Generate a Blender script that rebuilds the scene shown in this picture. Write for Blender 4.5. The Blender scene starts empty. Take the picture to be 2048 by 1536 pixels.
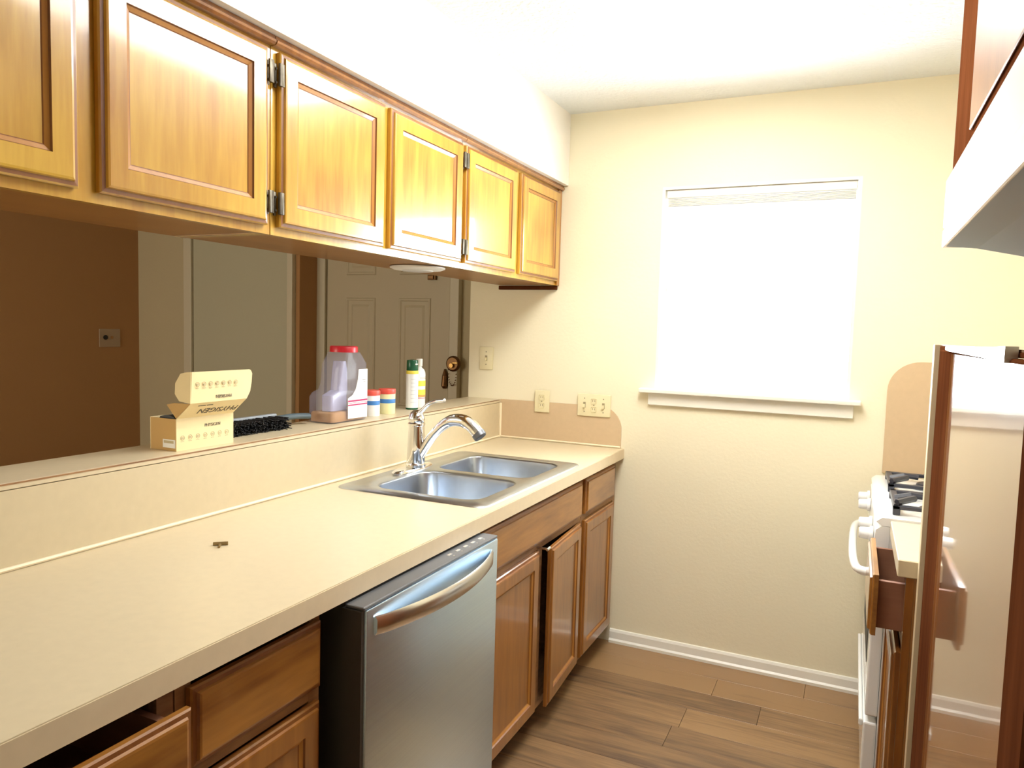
import bpy, bmesh, math, random
from mathutils import Vector, Matrix
random.seed(7)
S = bpy.context.scene
COL = S.collection
PI = math.pi

# ------------------------------------------------------------------ camera, world, lights, exposure
CAM = Vector((1.5667, -3.2368, 1.4448)); YAW, PITCH, ROLL, FPX = 0.4365, 0.0745, 0.0278, 1464.4
fw = Vector((-math.sin(YAW)*math.cos(PITCH), math.cos(YAW)*math.cos(PITCH), -math.sin(PITCH)))
rt = fw.cross(Vector((0, 0, 1))).normalized(); up = rt.cross(fw)
r2 = rt*math.cos(ROLL)+up*math.sin(ROLL); u2 = -rt*math.sin(ROLL)+up*math.cos(ROLL)
cd = bpy.data.cameras.new('camera'); cam = bpy.data.objects.new('camera', cd); COL.objects.link(cam)
M = Matrix((r2, u2, -fw)).transposed().to_4x4(); M.translation = CAM
cam.matrix_world = M
cd.sensor_width = 36; cd.lens = 36*FPX/2048; cd.clip_start = 0.02
S.camera = cam

S.view_settings.view_transform = 'Standard'; S.view_settings.look = 'None'
S.view_settings.gamma = 1; S.view_settings.exposure = 1.0
S.view_settings.use_curve_mapping = False

w = bpy.data.worlds.new('overcast_sky'); S.world = w; w.use_nodes = True
w.node_tree.nodes['Background'].inputs[0].default_value = (0.93, 0.97, 1.0, 1)
w.node_tree.nodes['Background'].inputs[1].default_value = 12.0

def area(name, loc, rot, sx, sy, power, col=(1, 1, 1), portal=False):
    l = bpy.data.lights.new(name, 'AREA'); l.shape = 'RECTANGLE'; l.size = sx; l.size_y = sy
    l.energy = power; l.color = col
    if portal: l.cycles.is_portal = True
    o = bpy.data.objects.new(name, l); COL.objects.link(o); o.location = loc; o.rotation_euler = rot
    return o
area('window_portal', (1.15, 0.16, 1.64), (-PI/2, 0, 0), 0.82, 0.92, 1, portal=True)
area('dining_fill', (-2.0, -4.2, 1.5), (PI/2, 0, 0), 1.6, 1.2, 22, (1.0, 0.93, 0.76))  # unseen fill light added to brighten the dining side
LAMP = 10.0       # strength of the kitchen ceiling fixture's diffuser
LAMP_COL = (1.0, 0.985, 0.93)

# ------------------------------------------------------------------ materials
def mat(name, col, rough=0.5, metal=0.0, coat=0.0, spec=0.5, noise=None, bump=None, coat_rough=0.05, trans=None, rand=0.0, ior=None):
    m = bpy.data.materials.new(name); m.use_nodes = True
    nt = m.node_tree; b = nt.nodes['Principled BSDF']
    b.inputs['Base Color'].default_value = (*col, 1); b.inputs['Roughness'].default_value = rough
    b.inputs['Metallic'].default_value = metal; b.inputs['Coat Weight'].default_value = coat
    b.inputs['Coat Roughness'].default_value = coat_rough; b.inputs['Specular IOR Level'].default_value = spec
    if ior: b.inputs['IOR'].default_value = ior
    tc = nt.nodes.new('ShaderNodeTexCoord')
    if noise:                      # (scale, amount, (sx,sy,sz))
        mp = nt.nodes.new('ShaderNodeMapping'); mp.inputs['Scale'].default_value = noise[2]
        n = nt.nodes.new('ShaderNodeTexNoise'); n.inputs['Scale'].default_value = noise[0]; n.inputs['Detail'].default_value = 5
        nt.links.new(tc.outputs['Object'], mp.inputs[0]); nt.links.new(mp.outputs[0], n.inputs['Vector'])
        mx = nt.nodes.new('ShaderNodeMix'); mx.data_type = 'RGBA'
        a = noise[1]
        mx.inputs[6].default_value = (*[max(0, c*(1-a)) for c in col], 1)
        mx.inputs[7].default_value = (*[min(1, c*(1+a)) for c in col], 1)
        nt.links.new(n.outputs['Fac'], mx.inputs[0]); nt.links.new(mx.outputs[2], b.inputs['Base Color'])
    if bump:                       # (scale, strength, distance)
        n = nt.nodes.new('ShaderNodeTexNoise'); n.inputs['Scale'].default_value = bump[0]; n.inputs['Detail'].default_value = 3
        nt.links.new(tc.outputs['Object'], n.inputs['Vector'])
        bp = nt.nodes.new('ShaderNodeBump'); bp.inputs['Strength'].default_value = bump[1]; bp.inputs['Distance'].default_value = bump[2]
        nt.links.new(n.outputs['Fac'], bp.inputs['Height']); nt.links.new(bp.outputs[0], b.inputs['Normal'])
    return m

def wood(name, light, dark, scale=(9, 9, 0.9), rough=0.35, coat=0.6, coat_rough=0.06, rand=0.0, fine=0.5, blotch=0.5, wave=0.0015):
    m = bpy.data.materials.new(name); m.use_nodes = True
    nt = m.node_tree; N = nt.nodes; L = nt.links; b = N['Principled BSDF']
    tc = N.new('ShaderNodeTexCoord'); oi = N.new('ShaderNodeObjectInfo')
    off = N.new('ShaderNodeVectorMath'); off.operation = 'MULTIPLY_ADD'
    cmb = N.new('ShaderNodeCombineXYZ')
    for i in range(3): L.new(oi.outputs['Random'], cmb.inputs[i])
    off.inputs[1].default_value = (37, 23, 51); L.new(cmb.outputs[0], off.inputs[0]); L.new(tc.outputs['Object'], off.inputs[2])
    mp = N.new('ShaderNodeMapping'); mp.inputs['Scale'].default_value = scale; L.new(off.outputs[0], mp.inputs[0])
    n1 = N.new('ShaderNodeTexNoise'); n1.inputs['Scale'].default_value = 1.6; n1.inputs['Detail'].default_value = 6; n1.inputs['Distortion'].default_value = 1.2
    L.new(mp.outputs[0], n1.inputs['Vector'])
    n2 = N.new('ShaderNodeTexNoise'); n2.inputs['Scale'].default_value = 3.0; n2.inputs['Detail'].default_value = 2
    L.new(off.outputs[0], n2.inputs['Vector'])
    n3 = N.new('ShaderNodeTexNoise'); n3.inputs['Scale'].default_value = 9; n3.inputs['Detail'].default_value = 8
    L.new(mp.outputs[0], n3.inputs['Vector'])
    a = N.new('ShaderNodeMath'); a.operation = 'MULTIPLY_ADD'; a.inputs[1].default_value = 1-blotch
    L.new(n1.outputs['Fac'], a.inputs[0])
    s = N.new('ShaderNodeMath'); s.operation = 'MULTIPLY'; s.inputs[1].default_value = blotch; L.new(n2.outputs['Fac'], s.inputs[0])
    L.new(s.outputs[0], a.inputs[2])
    f = N.new('ShaderNodeMath'); f.operation = 'MULTIPLY_ADD'; f.inputs[1].default_value = fine*0.5; L.new(n3.outputs['Fac'], f.inputs[0]); L.new(a.outputs[0], f.inputs[2])
    rd = N.new('ShaderNodeMath'); rd.operation = 'MULTIPLY_ADD'; rd.inputs[1].default_value = rand; L.new(oi.outputs['Random'], rd.inputs[0]); L.new(f.outputs[0], rd.inputs[2])
    cr = N.new('ShaderNodeValToRGB')
    lo = 0.36+fine*0.2; hi = 0.72+fine*0.2+rand*0.8
    cr.color_ramp.elements[0].position = lo; cr.color_ramp.elements[0].color = (*dark, 1)
    cr.color_ramp.elements[1].position = hi; cr.color_ramp.elements[1].color = (*light, 1)
    L.new(rd.outputs[0], cr.inputs[0]); L.new(cr.outputs[0], b.inputs['Base Color'])
    b.inputs['Roughness'].default_value = rough; b.inputs['Coat Weight'].default_value = coat; b.inputs['Coat Roughness'].default_value = coat_rough
    n4 = N.new('ShaderNodeTexNoise'); n4.inputs['Scale'].default_value = 6; n4.inputs['Detail'].default_value = 1
    L.new(off.outputs[0], n4.inputs['Vector'])
    bp = N.new('ShaderNodeBump'); bp.inputs['Strength'].default_value = 0.5; bp.inputs['Distance'].default_value = wave
    L.new(n4.outputs['Fac'], bp.inputs['Height']); L.new(bp.outputs[0], b.inputs['Normal']); L.new(bp.outputs[0], b.inputs['Coat Normal'])
    return m

WALL = mat('cream_wall_paint', (0.86, 0.79, 0.585), 0.7, bump=(70, 0.25, 0.003))
SOFF = mat('soffit_paint', (0.84, 0.80, 0.72), 0.8, bump=(60, 0.3, 0.003))
CEIL = mat('popcorn_ceiling_paint', (0.78, 0.80, 0.80), 0.9, bump=(55, 0.9, 0.01))
DINW = mat('olive_cream_wall_paint', (0.55, 0.47, 0.30), 0.8, bump=(70, 0.2, 0.003))
DARKW = mat('shaded_wall_brown', (0.42, 0.22, 0.085), 0.8, bump=(70, 0.2, 0.003))  # same paint as its neighbours; weaker, warmer light put into the colour
TRIM = mat('white_trim_paint', (0.86, 0.83, 0.74), 0.35)
DOORP = mat('front_door_paint', (0.56, 0.49, 0.34), 0.45)
CLOSP = mat('closet_door_paint', (0.52, 0.50, 0.36), 0.6)
CASEP = mat('casing_paint', (0.66, 0.60, 0.45), 0.45)
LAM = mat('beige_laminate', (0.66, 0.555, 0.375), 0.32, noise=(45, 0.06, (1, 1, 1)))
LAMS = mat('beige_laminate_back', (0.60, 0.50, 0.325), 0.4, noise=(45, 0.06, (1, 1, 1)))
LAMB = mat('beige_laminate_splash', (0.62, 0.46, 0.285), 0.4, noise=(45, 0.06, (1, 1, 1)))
LAME = mat('laminate_edge', (0.70, 0.57, 0.38), 0.4, noise=(45, 0.06, (1, 1, 1)))
CAULK = mat('cream_caulk', (0.88, 0.76, 0.54), 0.5)
WOODU = wood('lit_varnished_wood', (0.66, 0.41, 0.055), (0.38, 0.165, 0.014), rough=0.3, coat=0.8, coat_rough=0.10, blotch=0.62)  # same wood as the base cabinets, colour lightened for the nearer lamp
WOODRD = wood('red_brown_semigloss_wood', (0.26, 0.085, 0.022), (0.16, 0.042, 0.010), rough=0.4, coat=0.7, coat_rough=0.22)
WOODG = wood('dark_groove_wood', (0.28, 0.10, 0.02), (0.16, 0.05, 0.01), rough=0.4, coat=0.3)
BEAD = wood('bead_wood', (0.50, 0.22, 0.035), (0.34, 0.13, 0.015), rough=0.35, coat=0.5)
WOODL = wood('shaded_varnished_wood', (0.38, 0.15, 0.026), (0.17, 0.055, 0.009), rough=0.3, coat=0.8, coat_rough=0.07)  # same wood as the upper doors, weaker light put into the colour
WOODW = wood('worn_dark_wood', (0.46, 0.25, 0.10), (0.14, 0.055, 0.018), scale=(9, 1.5, 9), rough=0.55, coat=0.1)
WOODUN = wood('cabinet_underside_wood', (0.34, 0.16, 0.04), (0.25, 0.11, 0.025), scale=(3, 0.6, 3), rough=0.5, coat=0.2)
WOODRM = wood('red_brown_satin_wood', (0.125, 0.042, 0.016), (0.07, 0.021, 0.008), rough=0.75, coat=0.0)
WOODRM.node_tree.nodes['Principled BSDF'].inputs['Specular IOR Level'].default_value = 0.0
WOODR = wood('red_brown_glossy_wood', (0.26, 0.085, 0.022), (0.16, 0.042, 0.010), rough=0.22, coat=1.0, coat_rough=0.04, wave=0.0006)
WOODF = wood('floor_plank_wood', (0.31, 0.18, 0.08), (0.085, 0.046, 0.026), scale=(0.9, 11, 9), rough=0.42, coat=0.15, coat_rough=0.2, rand=0.42, fine=0.9, blotch=0.35, wave=0.0005)
WOODH = wood('shaded_varnished_wood_across', (0.42, 0.18, 0.033), (0.18, 0.06, 0.010), scale=(9, 1.2, 9), rough=0.3, coat=0.8, coat_rough=0.07)  # shade-darkened wood again, with the grain running across
DRAWER = wood('drawer_side_wood', (0.33, 0.14, 0.075), (0.24, 0.10, 0.055), scale=(0.9, 9, 9), rough=0.6, coat=0.0)
STEEL = mat('brushed_stainless', (0.64, 0.80, 1.0), 0.36, metal=1.0, noise=(30, 0.08, (1, 0.05, 8)))
STEELS = mat('sink_stainless', (0.52, 0.56, 0.62), 0.28, metal=1.0, noise=(30, 0.06, (1, 1, 1)))
STEELH = mat('handle_stainless', (0.68, 0.68, 0.67), 0.25, metal=1.0)
DKSTEEL = mat('dark_control_metal', (0.16, 0.165, 0.18), 0.35, metal=0.6)
CHROME = mat('chrome', (0.86, 0.87, 0.90), 0.06, metal=1.0)
BLACK = mat('black_plastic', (0.012, 0.012, 0.013), 0.5)
DKGREY = mat('dark_grey_side', (0.055, 0.045, 0.038), 0.5)
IRON = mat('cast_iron_grate', (0.035, 0.037, 0.05), 0.35)
WHITE = mat('white_enamel', (0.85, 0.85, 0.83), 0.2, coat=0.5)
WHITEP = mat('white_plastic', (0.82, 0.80, 0.74), 0.4)
IVORY = mat('ivory_plastic', (0.80, 0.72, 0.46), 0.35)
IVORYD = mat('slot_shadow', (0.30, 0.25, 0.14), 0.5)
BRASS = mat('antique_brass', (0.20, 0.11, 0.05), 0.4, metal=1.0)
BRASSP = mat('polished_brass', (0.75, 0.50, 0.18), 0.2, metal=1.0)
HINGE = mat('tarnished_hinge_metal', (0.13, 0.115, 0.09), 0.45, metal=1.0, noise=(60, 0.6, (1, 1, 1)))
CARD = mat('pale_yellow_card', (0.83, 0.68, 0.38), 0.6)
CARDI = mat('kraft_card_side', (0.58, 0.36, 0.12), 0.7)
PAPER = mat('paper_label', (0.86, 0.86, 0.82), 0.5)
INK = mat('grey_ink', (0.13, 0.11, 0.08), 0.6)
INKF = mat('faint_ink', (0.52, 0.44, 0.26), 0.6)
RED = mat('red_plastic', (0.68, 0.02, 0.04), 0.3)
CORAL = mat('coral_lid', (0.80, 0.10, 0.07), 0.4)
BLUE = mat('blue_band', (0.06, 0.22, 0.55), 0.4)
CREAMP = mat('cream_can', (0.80, 0.76, 0.42), 0.4)
CANW = mat('white_can', (0.82, 0.84, 0.84), 0.3)
GREEN = mat('dark_green_cap', (0.008, 0.10, 0.045), 0.25)
YEL = mat('yellow_label', (0.85, 0.72, 0.08), 0.4)
MAROON = mat('maroon_stripe', (0.45, 0.02, 0.12), 0.5)
SEED = mat('tan_grain', (0.50, 0.26, 0.07), 0.7, noise=(300, 0.35, (1, 1, 1)))
BRIST = mat('black_bristle', (0.010, 0.010, 0.012), 0.6)
GREYP = mat('blue_grey_plastic', (0.10, 0.14, 0.16), 0.4)
LINER = mat('shelf_liner', (0.62, 0.60, 0.52), 0.6)
LINERL = mat('liner_line', (0.25, 0.28, 0.30), 0.6)
CREAMS = mat('cream_filler', (0.68, 0.56, 0.36), 0.5)
TOEK = mat('dark_toe_board', (0.07, 0.035, 0.018), 0.7)
PORCEL = mat('hood_white', (0.88, 0.88, 0.88), 0.25, coat=0.4)
FILTER = mat('hood_filter', (0.13, 0.21, 0.30), 0.4, metal=0.3)
SCREWM = mat('bronze_screw', (0.38, 0.27, 0.12), 0.35, metal=0.8)

def emis(name, col, st):
    m = bpy.data.materials.new(name); m.use_nodes = True; nt = m.node_tree; nt.nodes.clear()
    e = nt.nodes.new('ShaderNodeEmission'); e.inputs[0].default_value = (*col, 1); e.inputs[1].default_value = st
    o = nt.nodes.new('ShaderNodeOutputMaterial'); nt.links.new(e.outputs[0], o.inputs[0]); return m
DIFF = emis('lit_diffuser', LAMP_COL, LAMP)

def clear(name, tint, body, fac):
    m = bpy.data.materials.new(name); m.use_nodes = True; nt = m.node_tree; b = nt.nodes['Principled BSDF']
    b.inputs['Base Color'].default_value = (*body, 1); b.inputs['Roughness'].default_value = 0.08
    t = nt.nodes.new('ShaderNodeBsdfTransparent'); t.inputs[0].default_value = (*tint, 1)
    mx = nt.nodes.new('ShaderNodeMixShader'); mx.inputs[0].default_value = fac
    nt.links.new(t.outputs[0], mx.inputs[1]); nt.links.new(b.outputs[0], mx.inputs[2])
    nt.links.new(mx.outputs[0], nt.nodes['Material Output'].inputs[0]); return m
GLASS = clear('window_glass', (0.97, 0.99, 1), (0.9, 0.9, 0.9), 0.05)
JUGP = clear('clear_jug_plastic', (0.93, 0.93, 0.97), (0.60, 0.60, 0.74), 0.17)
JUGM = clear('milky_scoop_plastic', (0.9, 0.9, 0.97), (0.72, 0.72, 0.90), 0.6)

# ------------------------------------------------------------------ helpers
def wloc(o):
    v = Vector((0, 0, 0))
    while o is not None: v = v+o.location; o = o.parent
    return v

def obj(name, bm, m, parent=None, label=None, smooth=None):
    me = bpy.data.meshes.new(name)
    bmesh.ops.recalc_face_normals(bm, faces=bm.faces[:])
    if parent is not None: off = wloc(parent)
    else:
        xs = [v.co for v in bm.verts]
        off = Vector(((min(v.x for v in xs)+max(v.x for v in xs))/2, (min(v.y for v in xs)+max(v.y for v in xs))/2, min(v.z for v in xs)))
    for v in bm.verts: v.co -= off
    bm.to_mesh(me); bm.free()
    for mm in (m if isinstance(m, (list, tuple)) else [m]): me.materials.append(mm)
    if smooth:
        for p in me.polygons: p.use_smooth = True
        me.set_sharp_from_angle(angle=math.radians(smooth))
    o = bpy.data.objects.new(name, me); COL.objects.link(o)
    if parent is not None: o.parent = parent
    else: o.location = off
    if label: o['label'] = label
    return o

def thing(name, label, cat, loc, group=None, rotz=0):
    o = bpy.data.objects.new(name, None); COL.objects.link(o); o.location = loc; o.rotation_euler = (0, 0, rotz)
    o.empty_display_size = 0.05
    o['label'] = label; o['category'] = cat
    if group: o['group'] = group
    return o
def tag(o, label, cat, group=None):
    o['label'] = label; o['category'] = cat
    if group: o['group'] = group
    return o
def struct(o): o['kind'] = 'structure'; return o

def B(): return bmesh.new()
def box(bm, x0, x1, y0, y1, z0, z1, bev=0.0, seg=2, mi=0):
    r = bmesh.ops.create_cube(bm, size=1)
    vs = r['verts']
    for v in vs: v.co = Vector((x0+(v.co.x+.5)*(x1-x0), y0+(v.co.y+.5)*(y1-y0), z0+(v.co.z+.5)*(z1-z0)))
    fs = list({f for v in vs for f in v.link_faces})
    if bev:
        es = list({e for f in fs for e in f.edges})
        rr = bmesh.ops.bevel(bm, geom=es, offset=bev, segments=seg, affect='EDGES', profile=0.5)
        fs = list({f for v in vs if v.is_valid for f in v.link_faces} | set(rr['faces']))
    for f in fs: f.material_index = mi
    return vs
def bx(*a, **k): bm = B(); box(bm, *a, **k); return bm

def lathe(bm, prof, cx, cy, seg=24, mi=0, sx=1, sy=1):
    rings = []
    for r, z in prof:
        if r < 1e-6: rings.append([bm.verts.new((cx, cy, z))])
        else: rings.append([bm.verts.new((cx+r*sx*math.cos(2*PI*i/seg), cy+r*sy*math.sin(2*PI*i/seg), z)) for i in range(seg)])
    for a, b in zip(rings, rings[1:]):
        for i in range(seg):
            j = (i+1) % seg
            if len(a) == 1 and len(b) == 1: continue
            if len(a) == 1: f = bm.faces.new((a[0], b[i], b[j]))
            elif len(b) == 1: f = bm.faces.new((a[i], b[0], a[j]))
            else: f = bm.faces.new((a[i], b[i], b[j], a[j]))
            f.material_index = mi
    for r in (rings[0], rings[-1]):
        if len(r) > 1: bm.faces.new(r).material_index = mi

def tube(bm, pts, rad, seg=12, mi=0, flat=1.0):
    pts = [Vector(p) for p in pts]
    if not isinstance(rad, (list, tuple)): rad = [rad]*len(pts)
    ref = None; rings = []
    for i, p in enumerate(pts):
        t = (pts[min(i+1, len(pts)-1)]-pts[max(i-1, 0)]).normalized()
        if ref is None:
            ref = t.orthogonal().normalized() if abs(t.z) > .99 else t.cross(Vector((0, 0, 1))).normalized()
        ref = (ref-t*ref.dot(t)).normalized(); b = t.cross(ref)
        rings.append([bm.verts.new(p+(ref*math.cos(2*PI*k/seg)+b*math.sin(2*PI*k/seg)*flat)*rad[i]) for k in range(seg)])
    for a, b in zip(rings, rings[1:]):
        for k in range(seg):
            j = (k+1) % seg; bm.faces.new((a[k], b[k], b[j], a[j])).material_index = mi
    bm.faces.new(rings[0]).material_index = mi; bm.faces.new(rings[-1]).material_index = mi

def smooth_path(P, n=6):
    P = [Vector(p) for p in P]; out = []
    Q = [P[0]]+P+[P[-1]]
    for i in range(1, len(Q)-2):
        for k in range(n):
            t = k/n; a, b, c, d = Q[i-1], Q[i], Q[i+1], Q[i+2]
            out.append(0.5*((2*b)+(c-a)*t+(2*a-5*b+4*c-d)*t*t+(3*b-a-3*c+d)*t**3))
    out.append(P[-1]); return out

def loft(bm, rings, cap=True, mi=0, closed=True):
    R = [[bm.verts.new(p) for p in r] for r in rings]
    n = len(R[0])
    for a, b in zip(R, R[1:]):
        for k in range(n if closed else n-1):
            j = (k+1) % n; bm.faces.new((a[k], b[k], b[j], a[j])).material_index = mi
    if cap: bm.faces.new(R[0]).material_index = mi; bm.faces.new(R[-1]).material_index = mi
    return R

def rrect(x0, x1, y0, y1, r, z, n=5):
    pts = []
    for cx, cy, a in ((x1-r, y1-r, 0), (x0+r, y1-r, 90), (x0+r, y0+r, 180), (x1-r, y0+r, 270)):
        for i in range(n+1):
            t = math.radians(a+90*i/n); pts.append((cx+r*math.cos(t), cy+r*math.sin(t), z))
    return pts

def plate_with_holes(bm, outer, holes, mi=0):
    es = []
    for loop in [outer]+holes:
        vs = [bm.verts.new(p) for p in loop]
        es += [bm.edges.new((vs[i], vs[(i+1) % len(vs)])) for i in range(len(vs))]
    r = bmesh.ops.triangle_fill(bm, edges=es, use_beauty=True)
    fs = [g for g in r['geom'] if isinstance(g, bmesh.types.BMFace)]
    for f in fs: f.material_index = mi
    return fs

def text_mesh(name, s, m, parent, loc, u, v, size, depth=0.0004):
    """flat lettering: u = reading direction, v = up direction"""
    c = bpy.data.curves.new(name, 'FONT'); c.body = s; c.size = size; c.extrude = depth; c.align_x = 'CENTER'; c.align_y = 'CENTER'; c.resolution_u = 3
    t = bpy.data.objects.new('tmp', c); COL.objects.link(t)
    dg = bpy.context.evaluated_depsgraph_get()
    me = bpy.data.meshes.new_from_object(t.evaluated_get(dg)); bpy.data.objects.remove(t); bpy.data.curves.remove(c)
    u = Vector(u).normalized(); v = Vector(v).normalized(); n = u.cross(v)
    R = Matrix((u, v, n)).transposed().to_4x4(); R.translation = Vector(loc)-wloc(parent)
    me.transform(R); me.materials.clear(); me.materials.append(m)
    o = bpy.data.objects.new(name, me); COL.objects.link(o); o.parent = parent; return o

# cabinet door: framed with a stepped outer edge and a recessed panel. s=+1 faces +x, s=-1 faces -x
RINGS = [(0, -.020, 0), (0, -.010, 0), (.003, -.007, 0), (.010, -.006, 1), (.012, -.001, 0), (.016, 0, 0)]
def door_frame_bm(s, xf, y0, y1, z0, z1, st=.052, panel=True, sc=1.0):
    bm = B(); rg = list(RINGS)
    if panel: rg += [(st, 0, 0), (st+.002, -.004, 1), (st+.010, -.0075, 2), (st+.0125, -.009, 1), (st+.0125, -.012, 1)]
    rings = []
    for i, d, mi in rg:
        x = xf+s*d
        rings.append([bm.verts.new(p) for p in ((x, y0+i, z0+i), (x, y1-i, z0+i), (x, y1-i, z1-i), (x, y0+i, z1-i))])
    for k, (a, b) in enumerate(zip(rings, rings[1:])):
        for i in range(4):
            j = (i+1) % 4; bm.faces.new((a[i], a[j], b[j], b[i])).material_index = rg[k+1][2]
    if panel:
        bm.faces.new(rings[-1]); bm.faces.new(rings[0])
    else: bm.faces.new(rings[-1]); bm.faces.new(rings[0])
    return bm
def rot_about(o_bm, piv, ang):
    R = Matrix.Rotation(ang, 4, 'Z'); bmesh.ops.transform(o_bm, matrix=Matrix.Translation(piv) @ R @ Matrix.Translation(-Vector(piv)), verts=o_bm.verts[:])

def add_door(parent, s, xf, y0, y1, z0, z1, wd, gv, hinge=None, ang=0, piv=None, name='door', st=.052):
    bm = door_frame_bm(s, xf, y0, y1, z0, z1, st)
    if ang: rot_about(bm, piv, ang)
    d = obj(name, bm, [wd, gv, BEAD], parent)
    bm = bx(*sorted((xf-s*.0115, xf-s*.0088)), y0+st+.0115, y1-st-.0115, z0+st+.0115, z1-st-.0115)
    if ang: rot_about(bm, piv, ang)
    obj('door_panel', bm, wd, d)
    if hinge:
        for zc in (z0+.055, z1-.055):
            yh = y1 if hinge == 'far' else y0
            sg = 1 if hinge == 'far' else -1
            bm = B(); xh = xf-s*.006
            tube(bm, [(xh+s*.004, yh+sg*.006, zc-.026), (xh+s*.004, yh+sg*.006, zc+.026)], .0048, 8)
            box(bm, *sorted((xf-s*.0195, xf-s*.015)), *sorted((yh+sg*.004, yh+sg*.0115)), zc-.028, zc+.028, .001)
            box(bm, *sorted((xf-s*.004, xf+s*.002)), *sorted((yh-sg*.005, yh+sg*.004)), zc-.026, zc+.026, .001)
            for q in (-.016, .016):
                lathe_x = (xf-s*.014, yh+sg*.008, zc+q)
                tube(bm, [lathe_x, (xf-s*.012, yh+sg*.008, zc+q)], .003, 8)
            obj('hinge', bm, HINGE, d, smooth=40)
    return d
def add_drawer_front(parent, s, xf, y0, y1, z0, z1, wd, gv, name='drawer_front'):
    return obj(name, door_frame_bm(s, xf, y0, y1, z0, z1, panel=False), [wd, gv], parent)

# ------------------------------------------------------------------ the shell
XR = 2.37; YB = -4.4; H = 2.44; XD = -3.02; LB = -.185
fl = struct(obj('floor', bx(XD-.1, XR+.1, YB-.1, .8, -.12, -.012), WOODG))
random.seed(3)
row = 0; y = 0.0; PW = .152; nplank = 0
while y > YB+.01:
    x = .50-random.random()*1.1
    while x < XR:
        L_ = 1.22; x0 = max(x, .0); x1 = min(x+L_, XR)
        if x1-x0 > .03:
            bm = bx(x0+.0006, x1-.0006, max(y-PW, YB)+.0006, y-.0006, -.012, 0, .0008, 1)
            obj('plank', bm, WOODF, fl); nplank += 1
        x += L_
    y -= PW; row += 1
struct(obj('ceiling', bx(XD-.1, XR+.1, YB-.1, .8, H, H+.1), CEIL))

WX0, WX1, WZ0, WZ1 = .762, 1.556, 1.180, 2.085
bm = B(); box(bm, LB, WX0, 0, .14, 0, H); box(bm, WX1, XR+.1, 0, .14, 0, H); box(bm, WX0, WX1, 0, .14, 0, WZ0); box(bm, WX0, WX1, 0, .14, WZ1, H)
struct(obj('wall_far', bm, WALL))
struct(obj('wall_right', bx(XR, XR+.1, YB, 0, 0, H), WALL))
struct(obj('wall_back', bx(XD-.1, XR+.1, YB-.1, YB, 0, H), WALL))
struct(obj('wall_half', bx(-.165, -.008, YB, -.001, 0, 1.084), DINW))
struct(obj('wall_soffit', bx(-.165, .319, YB, -.001, 2.116, H), SOFF))
struct(obj('wall_header', bx(-.165, -.025, YB, -.001, 1.70, 2.115), DINW))
struct(obj('wall_return', bx(LB, LB+.10, .141, .54, 0, H), DINW))
struct(obj('wall_entry', bx(-1.72, LB+.10, .541, .66, 0, H), DINW))
bm = B(); box(bm, XD, -1.574, .34, .44, 0, H)
struct(obj('wall_closet', bm, DINW))
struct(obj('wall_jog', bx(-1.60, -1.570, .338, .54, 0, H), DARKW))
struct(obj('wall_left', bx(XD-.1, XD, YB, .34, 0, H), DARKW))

# window
win = bpy.data.objects.new('window_1', None); COL.objects.link(win); win.location = (1.16, .09, WZ0); struct(win)
for n, a in (('window_jamb', (WX0+.0, WX0+.012, .0, .138, WZ0+.02, WZ1)), ('window_jamb', (WX1-.012, WX1, .0, .138, WZ0+.02, WZ1)), ('window_head', (WX0+.0125, WX1-.0125, .0, .138, WZ1-.012, WZ1))):
    obj(n, bx(*a), TRIM, win)
def sash(y0, y1, z0, z1):
    bm = B(); t = .028; a, b = WX0+.014, WX1-.014
    box(bm, a, a+t, y0, y1, z0, z1, .002); box(bm, b-t, b, y0, y1, z0, z1, .002)
    box(bm, a+t, b-t, y0, y1, z0, z0+t, .002); box(bm, a+t, b-t, y0, y1, z1-t, z1, .002)
    o = obj('sash', bm, mat('aluminium_sash', (0.72, 0.76, 0.80), 0.4, metal=.3), win)
    obj('pane', bx(a+t-.003, b-t+.003, (y0+y1)/2-.002, (y0+y1)/2+.002, z0+t-.003, z1-t+.003), GLASS, o)
sash(.085, .107, WZ0+.022, 1.66); sash(.110, .132, 1.635, WZ1-.014)
st = struct(obj('trim_1', bx(.700, 1.600, -.045, .138, WZ0, WZ0+.019, .004), TRIM))
struct(obj('trim_2', bx(.738, 1.574, -.018, -.0005, 1.125, WZ0-.001, .003), TRIM))
# blind headrail drawn right up
bl = thing('window_blind', 'white blind pulled fully up in the head of the kitchen window', 'blind', (1.16, .04, 2.02))
obj('headrail', bx(WX0+.016, WX1-.016, .012, .050, 2.038, 2.072, .003), WHITEP, bl)
for k in range(6): obj('slat', bx(WX0+.02, WX1-.02, .012, .050, 2.004+k*.0055, 2.0075+k*.0055, .0008, 1), WHITEP, bl)
obj('bottom_rail', bx(WX0+.018, WX1-.018, .012, .050, 1.990, 2.002, .002), WHITEP, bl)

# baseboard on the far wall
bm = B()
prof = [(0, 0), (-.020, 0), (-.020, .012), (-.013, .020), (-.011, .050), (-.006, .060), (0, .062)]
loft(bm, [[(x, py-.0005, pz) for py, pz in prof] for x in (.60, 1.665)])
struct(obj('baseboard_far', bm, TRIM))

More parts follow.
